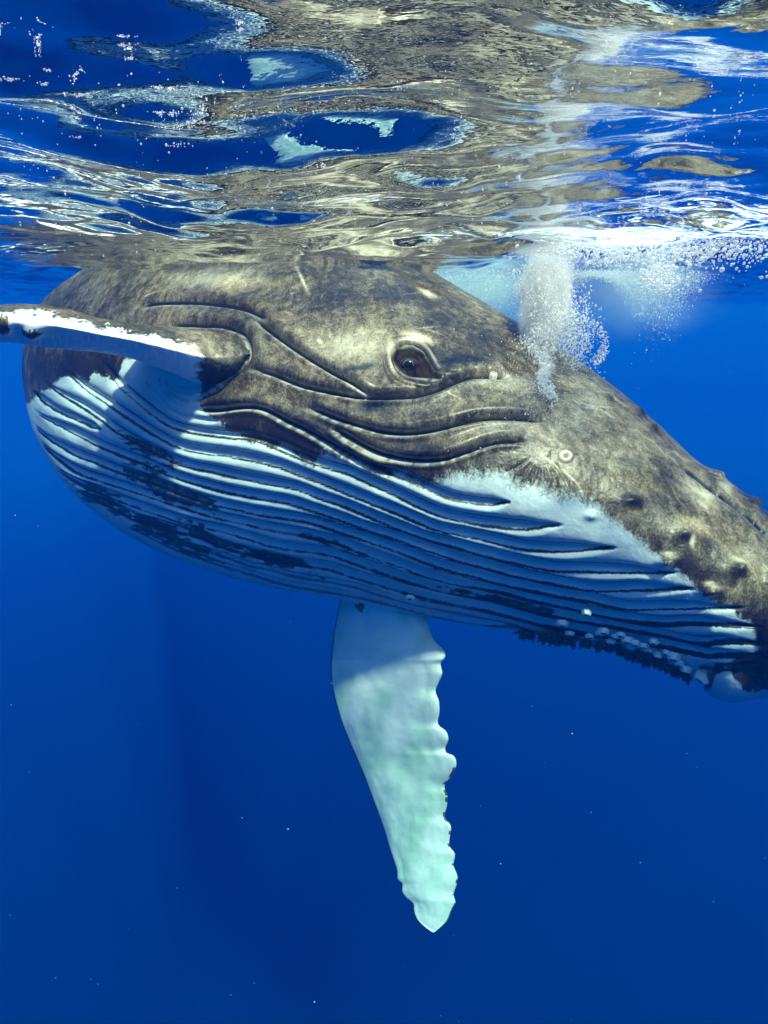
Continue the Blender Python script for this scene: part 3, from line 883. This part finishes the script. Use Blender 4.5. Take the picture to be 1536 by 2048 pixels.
def build_barnacles():
    n = N('barnacle_shell')
    c = n.mix(n.mapr(n.noise(160, 3, .6, n.coord()), .35, .7), rgb(.92, .91, .80), rgb(.60, .62, .52))
    c = n.mix(n.attr('mouth'), c, rgb(.012, .02, .015))
    n.princ(c, .55, .3)
    # ribbed acorn barnacle
    nr, nv = 30, 11
    ph = np.linspace(0, 2 * math.pi, nr, endpoint=False)
    prof = [(1.0, -.25, 0), (1.02, .15, 0), (.98, .40, 0), (.88, .66, 0), (.76, .84, 0), (.64, .90, 0), (.55, .86, .5), (.46, .66, 1), (.36, .50, 1), (.18, .46, 1), (.01, .45, 1)]
    V, M = [], []
    for r_, z_, m_ in prof:
        rib = 1 + .10 * np.cos(ph * 6) + .05 * np.cos(ph * 12 + 1)
        V.append(np.stack([r_ * rib * np.cos(ph), r_ * rib * np.sin(ph), np.full(nr, z_)], -1)); M.append(np.full(nr, m_))
    me = None
    spots = [(1174, 1220, 9), (1126, 1241, 10), (1208, 1257, 8), (1243, 1265, 8), (1255, 1274, 8), (1271, 1281, 8.5), (1289, 1286, 8), (1309, 1279, 9),
             (1334, 1300, 8.5), (1349, 1307, 9), (1359, 1321, 9), (1374, 1332, 9), (1409, 1351, 11), (1318, 1304, 8), (1180, 1268, 8), (1140, 1262, 8), (1200, 1262, 6), (1232, 1268, 6),
             (822, 1191, 8), (1296, 1296, 7), (1222, 1278, 7), (1262, 1290, 6)]
    base = None
    for px, py, rp in spots:
        py = min(py, float(BOT(px)) - 5)
        p, nm = surf(px, py, 0.008)
        if base is None:
            base = mesh_obj('barnacle', np.concatenate(V), grid_faces(len(prof), nr, True), n.m, whale, {'mouth': np.concatenate(M)})
            o = base
        else:
            o = base.copy(); COL.objects.link(o); o.parent = whale
        dirv = nm * 1.3 + np.array([.1, -.25, -.45]) * .9 + rng.normal(0, .12, 3)
        o.location = Vector(p)
        o.rotation_euler = Vector(dirv).to_track_quat('Z', 'Y').to_euler()
        s = rp * front_depth(px, py) / FPX * 1.12 * rng.uniform(.8, 1.2)
        o.scale = (s * rng.uniform(.9, 1.1), s, s * rng.uniform(.8, 1.1))
    # golden barnacle beside the eye
    n2 = N('barnacle_gold')
    n2.princ(n2.mix(n2.attr('mouth'), rgb(.82, .78, .62), rgb(.45, .16, .02)), .5, .3)
    o = mesh_obj('barnacle', np.concatenate(V), grid_faces(len(prof), nr, True), n2.m, whale, {'mouth': np.concatenate(M)})
    o['label'] = 'pale barnacle with an orange mouth on the fold right of the eye'
    p, nm = surf(986, 754)
    o.location = Vector(p); o.rotation_euler = Vector(nm + np.array([0, 0, .9])).to_track_quat('Z', 'Y').to_euler()
    o.scale = (.017, .017, .022)
    # stalked barnacles: dark fleshy stalks with small plated heads, hanging along the chin
    n3 = N('stalked_barnacle')
    c3 = n3.mix(n3.mapr(n3.noise(90, 3, .6, n3.coord()), .4, .65), rgb(.012, .02, .02), rgb(.07, .09, .07))
    n3.princ(c3, .5, .3)
    kinds = []
    for k in range(4):
        r = np.random.default_rng(50 + k)
        Vk, Fk, offk = [], [], 0
        prong = [(0, 0, 1.0)] + [(r.normal(0, .5), r.normal(0, .5), r.uniform(.5, .8)) for _ in range(4)]
        for ax, ay, ln in prong:
            z = np.linspace(0, ln, 6)
            rad = np.array([.20, .15, .16, .20, .13, .01]) * (.8 + .3 * ln)
            cx, cy2 = ax * (z / ln) ** 1.3 * .9, ay * (z / ln) ** 1.3 * .9
            a = np.linspace(0, 2 * math.pi, 7, endpoint=False)
            VV = np.stack([cx[:, None] + rad[:, None] * np.cos(a), cy2[:, None] + rad[:, None] * np.sin(a), z[:, None] + 0 * a], -1)
            Vk.append(VV.reshape(-1, 3)); Fk.append(grid_faces(6, 7, True, offk)); offk += 42
        kinds.append((np.concatenate(Vk), np.concatenate(Fk)))
    protos = []
    for i in range(120):
        t = rng.random()
        px = 1040 + 345 * t
        k = i % 4
        back = rng.random() ** 1.2
        py = float(BOT(px)) - 2 - back * np.interp(px, [1040, 1150, 1390], [3, 12, 16])
        p, nm = surf(px, py)
        if k >= len(protos):
            o = mesh_obj('stalked_barnacle', *kinds[k], n3.m, whale)
            protos.append(o)
        else:
            o = protos[k].copy(); COL.objects.link(o); o.parent = whale
        dv = np.array([rng.normal(.05, .4), rng.normal(-.1, .3), -1.0]) + nm * .2
        o.location = Vector(p)
        o.rotation_euler = Vector(dv).to_track_quat('Z', 'Y').to_euler()
        s = rng.uniform(.026, .056)
        o.scale = (s, s, s * 1.05)


build_barnacles()

# ------------------------------------------------------------------ bubbles
_ph = (1 + 5 ** .5) / 2
ICO_V = np.array([(-1, _ph, 0), (1, _ph, 0), (-1, -_ph, 0), (1, -_ph, 0), (0, -1, _ph), (0, 1, _ph), (0, -1, -_ph), (0, 1, -_ph),
                  (_ph, 0, -1), (_ph, 0, 1), (-_ph, 0, -1), (-_ph, 0, 1)]) / math.hypot(1, _ph)
ICO_F = np.array([(0, 11, 5), (0, 5, 1), (0, 1, 7), (0, 7, 10), (0, 10, 11), (1, 5, 9), (5, 11, 4), (11, 10, 2), (10, 7, 6), (7, 1, 8),
                  (3, 9, 4), (3, 4, 2), (3, 2, 6), (3, 6, 8), (3, 8, 9), (4, 9, 5), (2, 4, 11), (6, 2, 10), (8, 6, 7), (9, 8, 1)])
OCT_V = np.array([(1, 0, 0), (-1, 0, 0), (0, 1, 0), (0, -1, 0), (0, 0, 1), (0, 0, -1)], float)
OCT_F = np.array([(0, 2, 4), (2, 1, 4), (1, 3, 4), (3, 0, 4), (2, 0, 5), (1, 2, 5), (3, 1, 5), (0, 3, 5)])


def mat_bubble(name, col=(.93, .93, .92), tr=.25):
    n = N(name)
    b = n.new('ShaderNodeBsdfDiffuse'); b.inputs['Color'].default_value = rgb(*col)
    t = n.new('ShaderNodeBsdfTranslucent'); t.inputs['Color'].default_value = rgb(*col)
    g = n.new('ShaderNodeBsdfGlossy'); g.inputs['Roughness'].default_value = .15
    m1 = n.new('ShaderNodeMixShader'); m1.inputs[0].default_value = .45
    n.link(b.outputs[0], m1.inputs[1]); n.link(t.outputs[0], m1.inputs[2])
    m2 = n.new('ShaderNodeMixShader'); m2.inputs[0].default_value = .08
    n.link(m1.outputs[0], m2.inputs[1]); n.link(g.outputs[0], m2.inputs[2])
    tp = n.new('ShaderNodeBsdfTransparent')
    m3 = n.new('ShaderNodeMixShader'); m3.inputs[0].default_value = tr
    n.link(m2.outputs[0], m3.inputs[1]); n.link(tp.outputs[0], m3.inputs[2])
    n.link(m3.outputs[0], n.out.inputs[0])
    return n.m


def cloud(name, pts, rad, mat, base=(ICO_V, ICO_F), squash=None):
    bv, bf = base
    R = np.asarray(rad)[:, None, None]
    B = np.repeat(bv[None], len(pts), 0)
    if squash is not None:
        B = B * squash[:, None, :]
    V = pts[:, None, :] + B * R
    F = bf[None] + (np.arange(len(pts)) * len(bv))[:, None, None]
    return mesh_obj(name, V.reshape(-1, 3), F.reshape(-1, 3), mat)


def build_bubbles():
    BM = mat_bubble('bubble_white', (.97, .97, .96), tr=.55)
    # plume of breath streaming from the head up to the surface
    n = 38000
    t = rng.random(n) ** .62
    path = np.array([(1106, 800), (1092, 760), (1080, 715), (1085, 680), (1092, 640), (1092, 600), (1090, 560), (1092, 535)])
    wid = np.array([11, 13, 14, 30, 38, 36, 36, 46])
    tt = np.linspace(0, 1, len(path))
    px = np.interp(t, tt, path[:, 0]); py = np.interp(t, tt, path[:, 1]); w = np.interp(t, tt, wid)
    a = rng.normal(0, .50, n)
    px = px + w * a * (.75 + .5 * vnoise(py / 16, px * 0 + 2)) + 8 * np.sin(py / 14)
    py = py + rng.normal(0, 6, n)
    dep = np.minimum(front_depth(np.clip(px, 60, 1880), py) - .05, 2.80) if False else None
    fd = front_depth(px, np.maximum(py, TOP(px)))
    D = np.minimum(fd - .012 - np.abs(rng.normal(0, .03, n)), 3.08 + rng.normal(0, .07, n))
    r = rng.lognormal(math.log(.0013), .75, n)
    p1 = P(px, py, D); r1 = r
    # spray to the right of the plume and curl of bubbles
    m = 220
    th = rng.normal(.2, .75, m)
    cx, cy_ = 1172, 690
    rr = 40 + rng.normal(0, 5, m)
    px = cx + rr * np.cos(th) * .95; py = cy_ + rr * np.sin(th)
    p2 = P(px, py, 3.0 + rng.normal(0, .06, m)); r2 = rng.lognormal(math.log(.0030), .45, m)
    m = 2600
    px = rng.normal(1140, 24, m); py = rng.normal(665, 45, m)
    ok = py < TOP(px) + 30
    p3 = P(px, py, 3.02 + rng.normal(0, .06, m))[ok]; r3 = rng.lognormal(math.log(.003), .4, m)[ok]
    # loose bubbles over the head and round the jaw wrinkles
    m = 1500
    px = rng.normal(1080, 60, m); py = rng.normal(760, 70, m)
    fd = front_depth(px, np.maximum(py, TOP(px)))
    p4 = P(px, py, fd - .02 - np.abs(rng.normal(0, .05, m))); r4 = rng.lognormal(math.log(.0016), .4, m)
    pts = np.vstack([p1, p2, p3, p4]); rad = np.concatenate([r1, r2, r3, r4])
    ok = pts[:, 2] < .03
    o = cloud('bubble_plume', pts[ok], rad[ok], BM, (OCT_V, OCT_F))
    tag(o, 'white column of air bubbles rising from the whale head to the surface', 'bubbles', kind='stuff')
    # clusters under the broken water to the right
    m = 3600
    px = np.concatenate([rng.normal(1300, 110, m // 2), rng.normal(1318, 20, m // 4), rng.uniform(1120, 1536, m - m // 2 - m // 4)])
    py = np.concatenate([rng.normal(500, 15, m // 2), rng.normal(552, 14, m // 4), rng.normal(480, 28, m - m // 2 - m // 4)])
    D = 2.6 + rng.normal(0, .25, m)
    pts = P(px, py, D); zz = pts[:, 2] < wave_height(pts[:, 0], pts[:, 1]) + .01
    pts[~zz, 2] = (wave_height(pts[:, 0], pts[:, 1]) - rng.random(m) ** 2 * .05)[~zz]
    o = cloud('bubble_cluster', pts, rng.lognormal(math.log(.0032), .5, m), BM)
    tag(o, 'bright clusters of bubbles under the broken surface at the right', 'bubbles', kind='stuff')
    # far clouds of fine bubbles left by a splash behind the head
    m = 34000
    px = np.concatenate([rng.normal(1250, 72, m // 2), rng.normal(1320, 55, m // 5), rng.uniform(830, 1100, m - m // 2 - m // 5)])
    k = len(px)
    py = np.where(px > 1110, 536 + 10 * rng.random(k) + np.abs(rng.normal(0, 1, k)) * (28 + 22 * np.sin(px / 40)), 540 + np.abs(rng.normal(0, 44, k)))
    D = rng.uniform(4.0, 4.9, k)
    pts = P(px, py, D)
    ok = pts[:, 2] < 0
    o = cloud('bubble_cloud', pts[ok], rng.lognormal(math.log(.0017), .5, k)[ok], BM, (OCT_V, OCT_F))
    tag(o, 'pale turquoise cloud of fine bubbles left in the water behind the whale head', 'bubbles', kind='stuff')
    # mist of bubbles too fine to see singly
    def mist(cx, cy_, D, rx, ry, rd, dens, seed, lab, lean=0.0):
        n = N('bubble_mist')
        tc = n.new('ShaderNodeTexCoord')
        ln_ = n.new('ShaderNodeVectorMath', operation='LENGTH'); n.link(tc.outputs['Object'], ln_.inputs[0])
        ns = n.noise(2.3, 4, .6, n.coord((1, 1, 1), loc=(seed, 0, 0)))
        fall = n.mapr(n.math('ADD', ln_.outputs['Value'], n.math('MULTIPLY', n.math('SUBTRACT', ns, .5), 1.1)), .98, .15)
        vs = n.new('ShaderNodeVolumePrincipled')
        vs.inputs['Color'].default_value = rgb(.985, .985, .97) if dens > 10 else rgb(.80, .985, .90)
        n.link(n.math('MULTIPLY', fall, dens), vs.inputs['Density'])
        n.link(vs.outputs[0], n.out.inputs[1])
        th = np.linspace(0, math.pi, 24); ph = np.linspace(0, 2 * math.pi, 40, endpoint=False)
        TH, PH = np.meshgrid(th, ph, indexing='ij')
        V = 1.25 * np.stack([np.sin(TH) * np.cos(PH), np.sin(TH) * np.sin(PH), np.cos(TH)], -1).reshape(-1, 3)
        o = mesh_obj('bubble_mist', V, grid_faces(24, 40, True), n.m)
        s_ = D / FPX
        o.location = Vector(P(cx, cy_, D)); o.scale = (rx * s_, rd, ry * s_); o.rotation_euler = (0, lean, 0)
        tag(o, lab, 'bubbles', kind='stuff')
    mist(940, 585, 4.2, 200, 95, .45, 2.4, 3, 'milky turquoise patch of fine bubbles behind the top of the whale head')
    mist(1265, 585, 4.2, 190, 110, .45, .95, 11, 'wide turquoise drift of fine bubbles right of the rising bubble column')
    mist(1090, 595, 3.04, 62, 140, .13, 60.0, 23, 'dense white core of the bubble column above the whale head')
    # bubbles drifting against the underside of the surface
    cl = [(250, 90, 10, 26), (258, 117, 6, 22), (20, 158, 16, 30), (96, 140, 4, 8), (88, 168, 7, 18), (165, 190, 10, 22), (338, 226, 24, 40), (400, 228, 8, 14),
          (360, 255, 24, 26), (395, 244, 14, 16), (482, 235, 20, 18), (480, 60, 5, 16), (620, 138, 5, 6), (655, 102, 4, 5), (590, 250, 14, 26), (652, 262, 4, 10), (610, 320, 12, 10),
          (360, 290, 14, 20), (150, 275, 10, 10), (640, 336, 8, 14), (1222, 50, 6, 6), (1210, 103, 5, 4), (1480, 350, 14, 26), (850, 278, 22, 20), (800, 178, 14, 6), (925, 248, 12, 8), (885, 252, 8, 8)]
    pp, rr = [], []
    for (cx, cy_, s, c) in cl:
        for _ in range(c):
            x = cx + rng.normal(0, s * .85); y = cy_ + rng.normal(0, max(2, s * .14))
            v = P(x, y, 1.0) - CAM
            el = v[2]
            if el <= .02:
                continue
            k = -CAM_Z / el * .985
            q = CAM + v * k
            z = wave_height(np.array([q[0]]), np.array([q[1]]))[0]
            k2 = max(.15, (z - .004 - CAM_Z) / el)
            pp.append(CAM + v * k2); rr.append(rng.lognormal(math.log(1.35), .35) * k2 / FPX)
    m = 500
    px = rng.uniform(0, 1536, m); py = 140 + 380 * rng.random(m) ** .8
    for x, y in zip(px, py):
        v = P(x, y, 1.0) - CAM
        q = CAM + v * (-CAM_Z / v[2])
        z = wave_height(np.array([q[0]]), np.array([q[1]]))[0]
        k2 = max(.15, (z - .004 - CAM_Z) / v[2])
        pp.append(CAM + v * k2); rr.append(rng.lognormal(math.log(1.3), .4) * k2 / FPX)
    o = cloud('surface_bubbles', np.array(pp), np.array(rr), BM)
    tag(o, 'small round bubbles clinging to the underside of the rippled surface', 'bubbles', kind='stuff')
    # specks of plankton in the water
    m = 100
    px = rng.uniform(0, 1536, m); py = rng.uniform(560, 2048, m); D = rng.uniform(.8, 3.2, m)
    ok = D < np.where((px > 40) & (py > TOP(np.clip(px, 40, 1890))) & (py < BOT(np.clip(px, 40, 1890))), 2.3, 9)
    o = cloud('plankton', P(px, py, D)[ok], (rng.lognormal(math.log(.7), .4, m) * D / FPX)[ok], mat_bubble('plankton', (.8, .85, .85), .3), (OCT_V, OCT_F))
    tag(o, 'tiny pale specks of plankton drifting in the blue water', 'plankton', kind='stuff')


build_bubbles()
